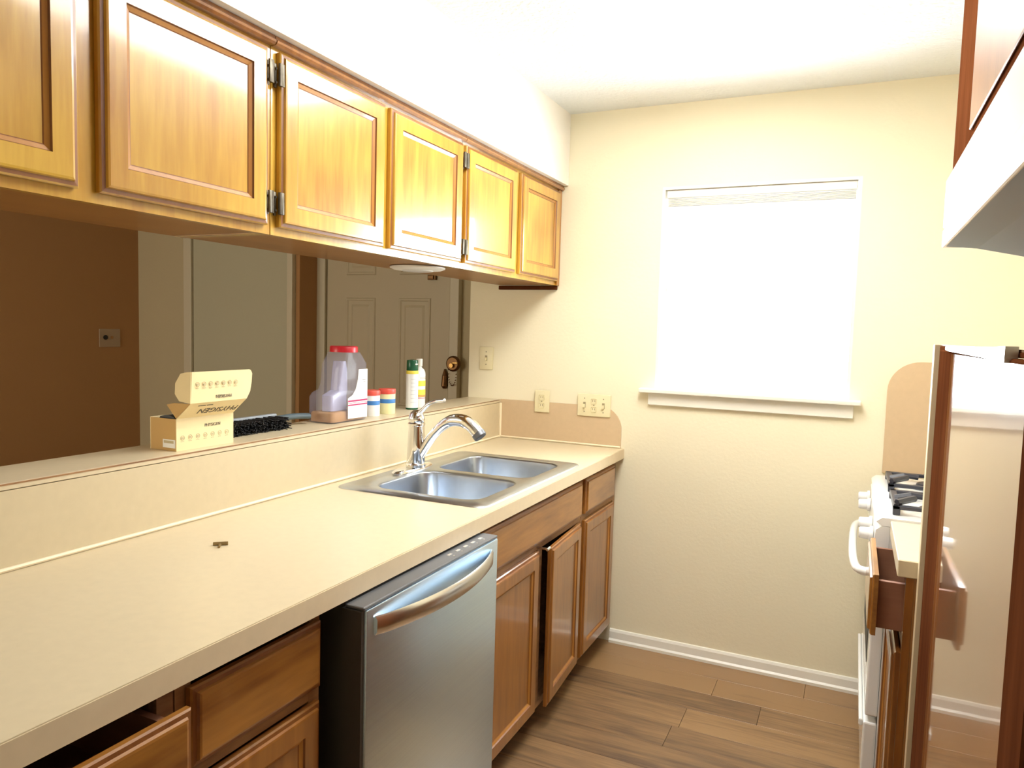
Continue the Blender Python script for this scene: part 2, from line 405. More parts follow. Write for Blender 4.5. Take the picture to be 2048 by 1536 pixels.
# entry and closet doors across the dining side
d1 = bpy.data.objects.new('door_1', None); COL.objects.link(d1); d1.location = (-1.05, .54, 0); struct(d1)
slab = obj('door_slab', bx(-1.500, -.600, .515, .5395, .01, 2.03, .002), DOORP, d1)
for (x0, x1) in ((-1.350, -1.125), (-.955, -.728)):
    for (z0, z1) in ((.22, .80), (.96, 1.615), (1.755, 1.93)):
        bm = B()
        rg = [(0, 0), (.006, .006), (.014, .006), (.020, .001), (.042, .001), (.056, .007)]
        rs = [[(x0+i, .5145-d, z0+i), (x1-i, .5145-d, z0+i), (x1-i, .5145-d, z1-i), (x0+i, .5145-d, z1-i)] for i, d in rg]
        loft(bm, rs); obj('raised_panel', bm, DOORP, slab)
bm = B(); box(bm, -1.575, -1.508, .498, .5398, 0, 2.10, .004); box(bm, -.592, -.532, .498, .5398, 0, 2.10, .004); box(bm, -1.575, -.532, .497, .5398, 2.035, 2.10, .004)
obj('casing', bm, CASEP, d1)
bm = B(); tube(bm, [(-.665, .515, .98), (-.665, .475, .98)], [.012, .012], 12)
tube(bm, [(-.665, .512, .98), (-.665, .507, .98)], .028, 16); tube(bm, [(-.665, .480, .98), (-.665, .470, .98), (-.665, .452, .98), (-.665, .444, .98)], [.016, .027, .027, .012], 16)
obj('door_knob', bm, BRASSP, d1, smooth=40)
bm = B(); box(bm, -.745, -.690, .495, .5145, 1.722, 1.752, .003); box(bm, -.735, -.700, .485, .495, 1.727, 1.747, .002)
obj('door_latch_plate', bm, BRASS, d1)
d2 = bpy.data.objects.new('door_2', None); COL.objects.link(d2); d2.location = (-2.05, .34, 0); struct(d2)
obj('door_slab', bx(-2.465, -1.650, .322, .3395, .01, 2.05, .002), CLOSP, d2)
bm = B(); box(bm, -2.540, -2.472, .305, .3398, 0, 2.11, .004); box(bm, -1.645, -1.603, .305, .3398, 0, 2.11, .004); box(bm, -2.540, -1.603, .304, .3398, 2.056, 2.11, .004)
obj('casing', bm, CASEP, d2)

# brass bolt with a hanging chain beside the entry door
bo = thing('door_bolt', 'round antique brass bolt with hanging chain on the casing of the panelled entry door', 'bolt', (-.545, .497, 1.235))
bm = B(); tube(bm, [(-.555, .497, 1.235), (-.555, .487, 1.235), (-.555, .478, 1.235)], [.046, .046, .036], 20); obj('rosette', bm, BRASS, bo, smooth=40)
bm = B(); box(bm, -.548, -.515, .466, .477, 1.236, 1.246, .002); tube(bm, [(-.555, .478, 1.225), (-.555, .462, 1.225)], .013, 12); obj('thumb_turn', bm, BRASSP, bo)
bm = B()
for k in range(16):
    t = k/15; a = PI*t; cx_ = -.555+.026*math.cos(a)*-1; cz_ = 1.20-.095*math.sin(a)**.8
    tube(bm, [(cx_-.003, .484, cz_), (cx_+.003, .484, cz_+.003)], .0028, 6)
obj('chain', bm, BRASS, bo)
tg = tag(obj('brass_tassel', lambda_bm := (lambda b: (tube(b, [(-.618, .505, 1.20), (-.616, .504, 1.16), (-.618, .503, 1.10), (-.618, .503, 1.085)], [.005, .018, .020, .010], 12), b)[1])(B()), BRASS), 'small yellowish brass hanger on the entry door left of the round bolt', 'hanger')

# ------------------------------------------------------------------ ceiling fixture
fx = thing('ceiling_light', 'long white fluorescent ceiling light over the kitchen aisle', 'lamp', (1.09, -1.26, 2.395))
bm = B(); box(bm, .805, 1.375, -1.87, -.65, 2.402, 2.4395, .010, 3); obj('diffuser', bm, DIFF, fx, smooth=40)
for yy in (-1.60, -.92):
    bm = B(); tube(bm, [(1.09, yy, 2.4018), (1.09, yy, 2.397)], .012, 14); obj('retaining_nut', bm, WHITE, fx)

# ------------------------------------------------------------------ counter, splash, ledge
SX0, SX1, SY0, SY1 = .055, .600, -1.340, -.500
bm = B(); hole = [(SX0+.02, SY0+.02), (SX1-.02, SY0+.02), (SX1-.02, SY1-.02), (SX0+.02, SY1-.02)]
CT, CB, CY0, CX1 = .914, .869, -3.75, .632
out = [(0, CY0), (CX1, CY0), (CX1, -.001), (0, -.001)]
for z in (CT, CB):
    plate_with_holes(bm, [(x, y, z) for x, y in out], [[(x, y, z) for x, y in hole]])
loft(bm, [[(x, y, z) for x, y in out] for z in (CB, CT)], cap=False)
loft(bm, [[(x, y, z) for x, y in hole] for z in (CB, CT)], cap=False)
bmesh.ops.remove_doubles(bm, verts=bm.verts[:], dist=1e-5)
ct = thing('countertop', 'long beige laminate countertop running under the pass-through, sink set into it', 'countertop', (.316, -1.87, CB))
obj('top', bm, LAM, ct)
obj('front_edge', bx(CX1+.0002, CX1+.0022, CY0, -.001, CB, CT-.002), LAME, ct)
bs = thing('back_splash', 'long beige laminate back splash rising from the countertop to the ledge', 'splash', (-.004, -1.87, CT))
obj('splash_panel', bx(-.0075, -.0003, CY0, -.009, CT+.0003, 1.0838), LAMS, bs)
def splash_far(x0, x1, z0, z1, r, side):
    pts = [(x0, z0), (x1, z0)]
    if side == 'r':
        n = 10; pts += [(x1-r+r*math.cos(PI/2*i/n), z1-r+r*math.sin(PI/2*i/n)) for i in range(n+1)] + [(x0, z1)]
    else:
        n = 10; pts += [(x1, z1)] + [(x0+r-r*math.sin(PI/2*i/n), z1-r+r*math.cos(PI/2*i/n)) for i in range(n+1)]
    bm = B(); loft(bm, [[(x, y, z) for x, z in pts] for y in (-.0085, -.0008)]); return bm
ss = thing('side_splash', 'beige laminate side splash with rounded corner at the far end of the long countertop', 'splash', (.31, -.004, CT+.0005))
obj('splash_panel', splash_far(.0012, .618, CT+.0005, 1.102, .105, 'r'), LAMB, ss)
bm = B(); tube(bm, [(.0065, -.0125, CT+.0055), (.618, -.0125, CT+.0055)], .005, 6); obj('caulk_line', bm, CAULK, ss)
bm = B(); tube(bm, [(.004, -.0125, CT+.001), (.004, -.0125, 1.0835)], .0065, 6); obj('caulk_line', bm, CAULK, bs)
bm = B(); tube(bm, [(.003, CY0, CT+.0055), (.003, -.02, CT+.0055)], .005, 6); obj('caulk_line', bm, CAULK, bs)
lg = thing('pass_through_ledge', 'narrow beige laminate ledge of the pass-through above the countertop', 'ledge', (-.09, -1.9, 1.085))
obj('ledge_board', bx(-.188, .0004, CY0, -.001, 1.0855, 1.100, .001, 1), LAM, lg)
obj('ledge_edge', bx(.0005, .0014, CY0, -.020, 1.0955, 1.0992), WOODW, lg, 'thin dark seam at the front edge')

# ------------------------------------------------------------------ sink and faucet
sk = thing('kitchen_sink', 'double bowl stainless steel sink set into the beige counter', 'sink', ((SX0+SX1)/2, (SY0+SY1)/2, .74))
RZ = CT+.0045
bowls = [(.150, .548, -1.283, -.945), (.150, .548, -.893, -.552)]
bm = B()
fs = plate_with_holes(bm, rrect(SX0, SX1, SY0, SY1, .035, RZ), [rrect(*b_, .065, RZ) for b_ in bowls])
loft(bm, [rrect(SX0-.004, SX1+.004, SY0-.004, SY1+.004, .038, CT+.0004), rrect(SX0, SX1, SY0, SY1, .035, RZ)], cap=False)
for b_ in bowls:
    x0, x1, y0, y1 = b_
    loft(bm, [rrect(x0+d, x1-d, y0+d, y1-d, .065-d, RZ-dz) for d, dz in ((0, 0), (.003, .001), (.006, .005))], cap=False)
bmesh.ops.remove_doubles(bm, verts=bm.verts[:], dist=1e-5)
obj('rim', bm, STEELS, sk, smooth=50)
for b_ in bowls:
    x0, x1, y0, y1 = b_; bm = B()
    rs = [(.006, .005, .06), (.008, .02, .06), (.012, .12, .06), (.020, .150, .06), (.040, .168, .06), (.07, .175, .05), (.15, .178, .015)]
    loft(bm, [rrect(x0+d, x1-d, y0+d, y1-d, r, RZ-dz) for d, dz, r in rs], cap=False)
    R_ = [bm.verts.new(p) for p in rrect(x0+.15, x1-.15, y0+.15, y1-.15, .015, RZ-.178)]; bm.faces.new(R_)
    o = obj('bowl', bm, STEELS, sk, smooth=60)
    cx, cy = (x0+x1)/2, (y0+y1)/2
    bm = B(); lathe(bm, [(.042, RZ-.1775), (.042, RZ-.1745), (.034, RZ-.174), (.030, RZ-.1765), (0, RZ-.1765)], cx, cy, 24); obj('drain', bm, STEELH, o, smooth=40)
fc = thing('kitchen_faucet', 'chrome single lever kitchen faucet behind the double sink', 'faucet', (.105, -.97, RZ))
bm = B()
n = 24
loft(bm, [[(.115+.034*k*math.cos(2*PI*i/n), -.97+(.125*k)*math.copysign(abs(math.sin(2*PI*i/n))**.8, math.sin(2*PI*i/n)), z) for i in range(n)] for k, z in ((1, RZ+.0004), (1, RZ+.006), (.92, RZ+.011), (.6, RZ+.013))])
obj('deck_plate', bm, CHROME, fc, smooth=40)
bm = B(); lathe(bm, [(.036, RZ+.0135), (.036, RZ+.024), (.032, RZ+.028), (.0335, RZ+.033), (.0320, RZ+.10), (.0290, RZ+.165), (.032, RZ+.168), (.032, RZ+.174), (.0290, RZ+.177)], .128, -.97, 28); obj('body', bm, CHROME, fc, smooth=40)
bm = B(); lathe(bm, [(.0275, RZ+.1775), (.031, RZ+.185), (.030, RZ+.196), (.024, RZ+.212), (.012, RZ+.222), (0, RZ+.224)], .128, -.97, 24); ob = obj('lever', bm, CHROME, fc, smooth=50)
bm = B(); tube(bm, smooth_path([(.128, -.97, RZ+.205), (.152, -.972, RZ+.222), (.182, -.975, RZ+.248), (.217, -.978, RZ+.262), (.250, -.98, RZ+.266)]), [.013-.0002*i for i in range(13)]+[.0095+.0001*i for i in range(12)], 10, flat=.7); obj('lever_handle', bm, CHROME, ob, smooth=60)
sp = smooth_path([(.130, -.97, RZ+.030), (.165, -.97, RZ+.088), (.212, -.97, RZ+.150), (.266, -.97, RZ+.192), (.320, -.97, RZ+.198), (.360, -.97, RZ+.180), (.390, -.97, RZ+.150)])
rr = [.0150+.0000*i for i in range(len(sp))]
for i in range(len(rr)):
    t = i/(len(rr)-1); rr[i] = .0175 if t < .35 else .0175+.006*min(1, (t-.35)/.3)
bm = B(); tube(bm, sp, rr, 16); obj('spout', bm, CHROME, fc, smooth=60)
bm = B(); a = Vector(sp[-1]); d = (Vector(sp[-1])-Vector(sp[-3])).normalized(); tube(bm, [a-d*.012, a+d*.004, a+d*.008], [.0245, .0245, .021], 16); obj('spray_head_ring', bm, DKSTEEL, fc, smooth=40)

# ------------------------------------------------------------------ upper cabinets (left run)
UZ0, UZ1 = 1.657, 2.1155
def upper(name_label, y0, y1, doors):
    t = thing('upper_cabinet', name_label, 'cabinet', (.13, (y0+y1)/2, UZ0), 'honey wood cabinets hung above the pass-through')
    bm = B(); e = .0006
    box(bm, -.022, .262, y0+e, y0+.016, UZ0, UZ1-.001); box(bm, -.022, .262, y1-.016, y1-e, UZ0, UZ1-.001)
    box(bm, -.022, -.012, y0+.016, y1-.016, UZ0+.02, UZ1-.001); box(bm, -.012, .262, y0+.016, y1-.016, UZ1-.016, UZ1-.001)
    obj('carcass', bm, WOODU, t)
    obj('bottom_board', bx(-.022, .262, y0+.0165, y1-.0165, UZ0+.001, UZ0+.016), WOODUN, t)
    bm = B(); z0, z1 = UZ0-.002, UZ1-.001
    box(bm, .2625, .281, y0+e, y0+.045, z0, z1); box(bm, .2625, .281, y1-.045, y1-e, z0, z1)
    box(bm, .2625, .2808, y0+.045, y1-.045, z0, z0+.045); box(bm, .2625, .2808, y0+.045, y1-.045, z1-.045, z1)
    ym = (doors[0][1]+doors[1][0])/2; box(bm, .2625, .2806, ym-.03, ym+.03, z0+.045, z1-.045)
    obj('face_frame', bm, WOODU, t)
    bm = B(); pr = [(.2812, 2.094), (.296, 2.094), (.301, 2.099), (.302, 2.104), (.297, 2.108), (.297, 2.1148), (.2812, 2.1148)]
    loft(bm, [[(px, yy, pz) for px, pz in pr] for yy in (y0+e, y1-e)]); obj('top_molding', bm, WOODL, t)
    for (a, b, h) in doors:
        add_door(t, 1, .302, a, b, 1.6745, 2.084, WOODU, WOODG, h)
    return t
upper('honey wood wall cabinet at the near left, cut by the left edge of the picture', -2.80, -1.878, [(-2.770, -2.362, 'near'), (-2.322, -1.897, 'far')])
upper('honey wood wall cabinet in the middle of the run, round white puck under it', -1.876, -.949, [(-1.858, -1.428, 'near'), (-1.399, -.962, 'far')])
uc = upper('honey wood wall cabinet at the far end against the window wall', -.947, -.002, [(-.936, -.512, 'near'), (-.466, -.040, None)])
obj('end_cleat', bx(-.020, .281, -.022, -.003, 1.636, 1.654, .002), WOODRM, uc, 'reddish wood cleat below the far end')
obj('end_filler', bx(.2815, .289, -.034, -.003, 1.655, 2.093, .001), BEAD, uc)
pk = thing('puck_light', 'round white flat puck light fixed under the middle wall cabinet', 'lamp', (.20, -1.07, 1.640))
bm = B(); lathe(bm, [(.098, 1.6555), (.098, 1.651), (.085, 1.646), (.060, 1.644)], .14, -1.0, 40); obj('bezel', bm, WHITEP, pk, smooth=30)
bm = B(); lathe(bm, [(.056, 1.6438), (.054, 1.641), (.030, 1.639), (0, 1.6385)], .14, -1.0, 32); obj('lens', bm, mat('frosted_lens', (.7, .7, .68), .3), pk, smooth=40)

# ------------------------------------------------------------------ base cabinets (left run)
def base(label, y0, y1, group='brown wood base cabinets under the beige counter'):
    t = thing('base_cabinet', label, 'cabinet', (.3, (y0+y1)/2, 0), group)
    bm = B(); e = .0006
    box(bm, .02, .578, y0+e, y0+.016, .085, .868); box(bm, .02, .578, y1-.016, y1-e, .085, .868)
    box(bm, .02, .030, y0+.016, y1-.016, .085, .70); box(bm, .030, .578, y0+.016, y1-.016, .085, .10)
    obj('carcass', bm, WOODW, t)
    obj('toe_board', bx(.520, .535, y0+e, y1-e, .001, .084), TOEK, t)
    return t
def face(t, y0, y1, zr, mids=()):
    bm = B(); e = .0006; a, b = .5785, .5965; w_ = .032
    box(bm, a, b, y0+e, y0+w_, .084, .868); box(bm, a, b, y1-w_, y1-e, .084, .868)
    box(bm, a, b-.0002, y0+w_, y1-w_, .084, .110); box(bm, a, b-.0002, y0+w_, y1-w_, .848, .868)
    for z in zr: box(bm, a, b-.0002, y0+w_, y1-w_, z-.014, z+.014)
    for m_ in mids: box(bm, a, b-.0004, m_-.02, m_+.02, .110, .676)
    obj('face_frame', bm, WOODW, t)
XF = .617
t = base('base cabinet at the near left with its top drawer pulled slightly open', -3.20, -2.424)
face(t, -3.20, -2.424, [.690])
dr = thing_d = add_drawer_front(t, 1, XF+.045, -3.17, -2.438, .705, .838, WOODH, WOODG, 'drawer')
bm = B(); box(bm, .10, XF+.024, -2.475, -2.462, .72, .825); box(bm, .10, XF+.024, -3.146, -3.133, .72, .825); box(bm, .10, XF+.024, -3.133, -2.475, .72, .730); obj('drawer_box', bm, DRAWER, dr)
add_door(t, 1, XF, -3.17, -2.815, .10, .672, WOODL, WOODG); add_door(t, 1, XF, -2.795, -2.438, .10, .672, WOODL, WOODG)
t = base('base cabinet left of the dishwasher, drawer closed over a single door', -2.422, -2.066)
face(t, -2.422, -2.066, [.690])
add_drawer_front(t, 1, XF+.002, -2.402, -2.078, .703, .842, WOODH, WOODG, 'drawer')
add_door(t, 1, XF, -2.402, -2.078, .10, .672, WOODL, WOODG)
t = base('wide sink base cabinet right of the dishwasher with two doors, one ajar', -1.385, -.470)
face(t, -1.385, -.470, [.690], [-.885])
add_drawer_front(t, 1, XF, -1.350, -.494, .703, .846, WOODH, WOODG, 'false_drawer_front')
add_door(t, 1, XF, -1.345, -.922, .092, .676, WOODL, WOODG)
add_door(t, 1, XF, -.868, -.494, .092, .676, WOODL, WOODG, ang=math.radians(3.5), piv=(XF-.02, -.494, 0))
bm = B(); tube(bm, [(.597, -.915, .686), (.640, -.915, .686)], .004, 8); tube(bm, [(.640, -.925, .686), (.640, -.900, .688)], .005, 8); obj('catch', bm, STEELH, t)
t = base('narrow base cabinet with drawer, against the window wall', -.468, -.002)
face(t, -.468, -.002, [.690])
add_drawer_front(t, 1, XF, -.446, -.060, .703, .846, WOODH, WOODG, 'drawer')
add_door(t, 1, XF, -.446, -.060, .098, .676, WOODL, WOODG)

# ------------------------------------------------------------------ dishwasher
dw = thing('dishwasher', 'stainless steel dishwasher with curved bar handle under the counter', 'dishwasher', (.35, -1.72, 0))
DY0, DY1 = -2.030, -1.404
obj('body', bx(.06, .625, DY0+.012, DY1-.006, .10, .862), DKGREY, dw)
obj('side_shield', bx(.6255, .676, DY0, DY0+.010, .11, .855), DKGREY, dw, 'dark edge of the dishwasher door')
bm = B(); box(bm, .6262, .682, DY0+.0104, DY1, .11, .8545, .004, 2); obj('door', bm, STEEL, dw, smooth=30)
cp = obj('control_strip', bx(.632, .681, DY0+.002, DY1-.001, .8552, .8635, .003, 2), DKSTEEL, dw)
for k in range(5):
    yy = -1.63+k*.042; obj('button', bx(.650, .658, yy-.009, yy+.009, .8636, .8642), STEELH, cp)
    bm = B(); tube(bm, [(.667, yy, .8636), (.667, yy, .8640)], .0025, 8); obj('indicator', bm, STEELH, cp)
bm = B(); N_ = 24; rs = []
for i in range(N_+1):
    t_ = i/N_; yy = -1.995+t_*.545; bow = .048*math.sin(PI*t_)**.75; x_ = .684+bow; hz = .815
    th = .007; hh = .021
    rs.append([(x_+th*.2, yy, hz-hh), (x_+th, yy, hz-hh*.6), (x_+th, yy, hz+hh*.6), (x_+th*.2, yy, hz+hh), (x_-th*.6, yy, hz+hh*.7), (x_-th*.6, yy, hz-hh*.7)])
loft(bm, rs); obj('handle', bm, STEELH, dw, smooth=50)
obj('toe_panel', bx(.560, .575, DY0+.01, DY1-.01, .002, .098), BLACK, dw)

# ------------------------------------------------------------------ wall plates
def plate(label, name, x0, x1, z0, z1, kind):
    t = thing(name, label, 'outlet' if name == 'power_outlet' else 'switch', ((x0+x1)/2, -.004, z0))
    yb = -.0095 if z0 < 1.1 else -.0008
    bm = B(); box(bm, x0, x1, yb-.007, yb, z0, z1, .003, 3); obj('cover_plate', bm, IVORY, t, smooth=40)
    n = len(kind); wd = (x1-x0)/n; f = yb-.0072
    for i, k in enumerate(kind):
        cx = x0+wd*(i+.5) if n == 1 else (x0+x1)/2+(i-(n-1)/2)*.046
        zc = (z0+z1)/2
        if k == 't':
            obj('toggle', bx(cx-.0045, cx+.0045, f-.012, f, zc-.012, zc+.004, .0015), IVORY, t)
            obj('toggle_slot', bx(cx-.006, cx+.006, f-.0006, f, zc-.013, zc+.013), IVORYD, t)
        else:
            for q in (-.019, .019):
                o = obj('socket', bx(cx-.013, cx+.013, f-.0016, f, zc+q-.012, zc+q+.012, .004), IVORY, t)
                for dx in (-.005, .005): obj('socket_slot', bx(cx+dx-.0012, cx+dx+.0012, f-.0022, f-.0016, zc+q-.003, zc+q+.006), IVORYD, o)
        for q in (-.031, .031) if k == 't' else (0,):
            bm = B(); tube(bm, [(cx, f, zc+q), (cx, f-.001, zc+q)], .003, 8); obj('screw', bm, IVORYD, t)
plate('single ivory light switch on the window wall, above the end of the ledge', 'light_switch', -.122, -.048, 1.243, 1.356, 't')
plate('single ivory power outlet, the left one on the side splash', 'power_outlet', .186, .262, 1.053, 1.158, 'o')
plate('wide ivory three gang switch plate, right of the single power outlet', 'light_switch', .405, .566, 1.052, 1.156, 'tot')
t = thing('wall_outlet', 'dim wall plate with one dark socket hole, on the shaded brown dining wall', 'outlet', (XD, .12, 1.24))
obj('cover_plate', bx(XD+.0005, XD+.007, .035, .190, 1.250, 1.372, .003), mat('dim_plate', (.42, .30, .20), .5), t)
bm = B(); tube(bm, [(XD+.007, .078, 1.315), (XD+.012, .078, 1.315)], .016, 14); obj('socket_hole', bm, BLACK, t)
bm = B(); tube(bm, [(XD+.007, .125, 1.315), (XD+.010, .125, 1.315)], .010, 14); obj('dial', bm, DARKW, t)

# ------------------------------------------------------------------ things on the ledge
LZ = 1.1002
bxt = thing('card_box', 'pale yellow open card box with its printed lid folded toward the kitchen, on the ledge', 'box', (-.075, -1.79, LZ))
X0, X1, Y0, Y1, ZT = -.128, -.030, -1.884, -1.690, LZ+.086
bm = B(); c = .0022
box(bm, X1-c, X1, Y0, Y1, LZ, ZT); obj('front_wall', bm, CARD, bxt)
bm = B(); box(bm, X0, X0+c, Y0, Y1, LZ, ZT); box(bm, X0+c, X1-c, Y1-c, Y1, LZ, ZT); box(bm, X0+c, X1-c, Y0+c, Y1-c, LZ, LZ+c); obj('tray', bm, CARD, bxt)
obj('side_wall', bx(X0+c, X1-c, Y0, Y0+c, LZ, ZT-.001), CARDI, bxt, 'shaded kraft brown end wall')
obj('side_sticker', bx(X1-.050, X1-.004, Y0-.0006, Y0-.0001, LZ+.008, LZ+.030), PAPER, bxt)
obj('sticker_print', bx(X1-.046, X1-.010, Y0-.0010, Y0-.0007, LZ+.020, LZ+.027), INKF, bxt)
bm = B(); rs = [[(X0+.012+a_, Y0+.012, z_), (X1-.012-a_, Y0+.012, z_), (X1-.012-a_, Y1-.015, z_), (X0+.012+a_, Y1-.015, z_)] for a_, z_ in ((0, LZ+.003), (0, ZT-.012), (.012, ZT+.002), (.030, ZT+.006))]
loft(bm, rs); tag(obj('black_pouch', bm, BLACK), 'black pouch inside the open card box', 'pouch')
# lid: slanted panel leaning toward the kitchen, then an upright lip panel, plus side flaps
P0 = Vector((X1, 0, ZT)); P1 = Vector((.022, 0, ZT+.044)); P2 = Vector((.026, 0, ZT+.044+.082))
def strip(a, b, y0, y1, th=.002):
    d = (b-a).normalized(); nn = Vector((d.z, 0, -d.x))*th
    bm = B(); loft(bm, [[(a.x, y, a.z), (b.x, y, b.z), (b.x-nn.x, y, b.z-nn.z), (a.x-nn.x, y, a.z-nn.z)] for y in (y0, y1)]); return bm
lid = obj('lid_panel', strip(P0, P1, Y0+.001, Y1-.001), CARD, bxt)
bm = B(); yl, yr = Y0+.001, Y1-.001
pts = [(yl, P1.z), (yr, P1.z), (yr+.012, P1.z+.020), (yr+.016, P1.z+.045), (yr+.017, P1.z+.070), (yr+.012, P2.z-.003), (yr+.006, P2.z), (yl, P2.z)]
loft(bm, [[(P1.x+dx+(z-P1.z)*.05, y, z) for y, z in pts] for dx in (-.002, 0)]); lip = obj('lid_lip', bm, CARD, bxt)
bm = B(); pts = [(P1.x, P1.z), (P1.x-.040, P1.z+.004), (P1.x-.056, P1.z+.022), (P1.x-.054, P1.z+.05), (P1.x-.035, P2.z-.006), (P1.x-.012, P2.z-.001), (P2.x-.001, P2.z)]
loft(bm, [[(x, y, z) for x, z in pts] for y in (Y0-.0012, Y0+.0008)]); obj('lid_flap', bm, CARD, bxt)
bm = B(); pts = [(P0.x-.001, P0.z+.002), (P0.x-.035, P0.z+.036), (P1.x-.060, P1.z-.002), (P1.x-.002, P1.z-.001)]
loft(bm, [[(x, y, z) for x, z in pts] for y in (Y0-.0004, Y0+.0008)]); obj('lid_flap', bm, CARDI, bxt)
U_ = (0, 1, 0)
text_mesh('box_lettering', 'PHYSIGEN', INK, bxt, (X1+.0006, -1.765, LZ+.060), U_, (0, 0, 1), .012)
dd = (P1-P0).normalized(); nrm = Vector((dd.z, 0, -dd.x))
q = P0+(P1-P0)*.42+nrm*.0006
text_mesh('lid_lettering', 'PHYSIGEN', INK, bxt, (q.x, -1.765, q.z), (0, -1, 0), -dd, .030)
q = P0+(P1-P0)*.80+nrm*.0006
for yc_, hw in ((-1.838, .012), (-1.812, .010)):
    bm = B(); loft(bm, [[(q.x-dd.x*.0015, y, q.z-dd.z*.0015), (q.x+dd.x*.0015, y, q.z+dd.z*.0015), (q.x+dd.x*.0015+.0005, y, q.z+dd.z*.0015-.0003), (q.x-dd.x*.0015+.0005, y, q.z-dd.z*.0015-.0003)] for y in (yc_-hw, yc_+hw)]); obj('lid_print', bm, INK, bxt)
text_mesh('lid_lettering', 'PHYSIGEN', INK, bxt, (P1.x+.0022, -1.775, P1.z+.014), (0, -1, 0), (0, 0, -1), .012)
def icons(xf, y0, y1, z, slope):
    for k in range(7):
        yy = y0+(y1-y0)*k/6; bm = B()
        for a_ in range(12):
            A1, A2 = 2*PI*a_/12, 2*PI*(a_+1)/12; r = .0062
            tube(bm, [(xf, yy+r*math.cos(A1), z+.004+r*math.sin(A1)), (xf, yy+r*math.cos(A2), z+.004+r*math.sin(A2))], .0005, 4)
        box(bm, xf-.0003, xf+.0003, yy-.003, yy+.003, z+.001, z+.0062); box(bm, xf-.0003, xf+.0003, yy-.005, yy+.005, z-.0065, z-.0050)
        obj('printed_symbol', bm, INKF, bxt)
icons(X1+.0004, -1.865, -1.715, LZ+.030, 0)
icons(P1.x+.0040, -1.865, -1.735, P1.z+.045, 0)

br = thing('hand_brush', 'black bristled hand brush with blue grey handle lying between the card box and the jug', 'brush', (-.13, -1.48, LZ))
random.seed(11)
bm = B()
for i in range(420):
    yy = -1.640+random.random()*.250; zz = LZ+.003+random.random()*.036
    dx = random.uniform(-.008, .010); dy = random.uniform(-.012, .012)
    tube(bm, [(-.150, yy, zz), (-.094+dx, yy+dy, max(LZ+.002, zz+random.uniform(-.006, .004)))], [.0022, .0016], 4)
o = obj('bristles', bm, BRIST, br); o['kind'] = 'stuff'
bm = B(); box(bm, -.166, -.150, -1.645, -1.385, LZ+.002, LZ+.046, .004); obj('head_block', bm, mat('pale_grey_block', (.30, .33, .36), .4), br)
bm = B(); tube(bm, smooth_path([(-.158, -1.39, LZ+.030), (-.150, -1.355, LZ+.030), (-.140, -1.30, LZ+.030), (-.132, -1.252, LZ+.026)]), [.008+.005*min(1, i/9) for i in range(19)], 12, flat=.8); obj('handle', bm, GREYP, br, smooth=60)

jg = thing('plastic_jug', 'clear plastic jug with red lid and white label, tan grain in its bottom', 'jug', (-.105, -1.12, LZ))
def jr(z, yl, yr, x0, x1, r=.02): return rrect(x0, x1, yl, yr, r, z, 5)
lev = [(0, -1.222, -1.030, -.158, -.052), (.004, -1.227, -1.026, -.162, -.048), (.090, -1.227, -1.026, -.162, -.048), (.104, -1.215, -1.026, -.160, -.048), (.114, -1.186, -1.026, -.158, -.048),
       (.135, -1.176, -1.026, -.156, -.048), (.205, -1.170, -1.026, -.154, -.048), (.240, -1.150, -1.048, -.148, -.056), (.246, -1.148, -1.052, -.148, -.058)]
bm = B(); loft(bm, [jr(LZ+.0003+z, a_, b_, c_, d_) for z, a_, b_, c_, d_ in lev], cap=True); obj('jug_body', bm, JUGP, jg, smooth=50)
bm = B(); loft(bm, [jr(LZ+z, -1.220+i, -1.033-i, -.156+i, -.055-i, .015) for z, i in ((.004, 0), (.034, 0), (.038, .003), (.039, .02))]); obj('contents', bm, SEED, jg, 'tan grain filling the bottom of the jug', smooth=50)
bm = B(); lathe(bm, [(.050, LZ+.2465), (.050, LZ+.264), (.047, LZ+.268), (0, LZ+.268)], -.103, -1.100, 32)
obj('lid', bm, RED, jg, smooth=40)
bm = B(); loft(bm, [jr(LZ+z, a_, b_, -.120, -.075, .012) for z, a_, b_ in ((.041, -1.205, -1.110), (.095, -1.205, -1.110), (.112, -1.160, -1.105), (.180, -1.152, -1.108), (.215, -1.145, -1.115))]); obj('inner_scoop', bm, JUGM, jg, smooth=50)
bm = B(); pts = [(-1.146, LZ+.012), (-1.034, LZ+.010), (-1.034, LZ+.186), (-1.086, LZ+.186), (-1.090, LZ+.150), (-1.102, LZ+.115), (-1.120, LZ+.095), (-1.146, LZ+.084)]
loft(bm, [[(x, y, z) for y, z in pts] for x in (-.0475, -.0462)]); lb = obj('label', bm, PAPER, jg, 'white label with maroon stripes')
obj('label_stripe', bx(-.0460, -.0456, -1.146, -1.034, LZ+.071, LZ+.077), MAROON, lb)
obj('label_stripe', bx(-.0460, -.0456, -1.146, -1.034, LZ+.057, LZ+.062), MAROON, lb)
obj('label_stripe', bx(-.0460, -.0456, -1.146, -1.034, LZ+.066, LZ+.0675), MAROON, lb)
obj('label_print', bx(-.0460, -.0456, -1.066, -1.046, LZ+.146, LZ+.1475), INK, lb)
obj('label_print', bx(-.0460, -.0456, -1.058, -1.044, LZ+.139, LZ+.1403), INK, lb)

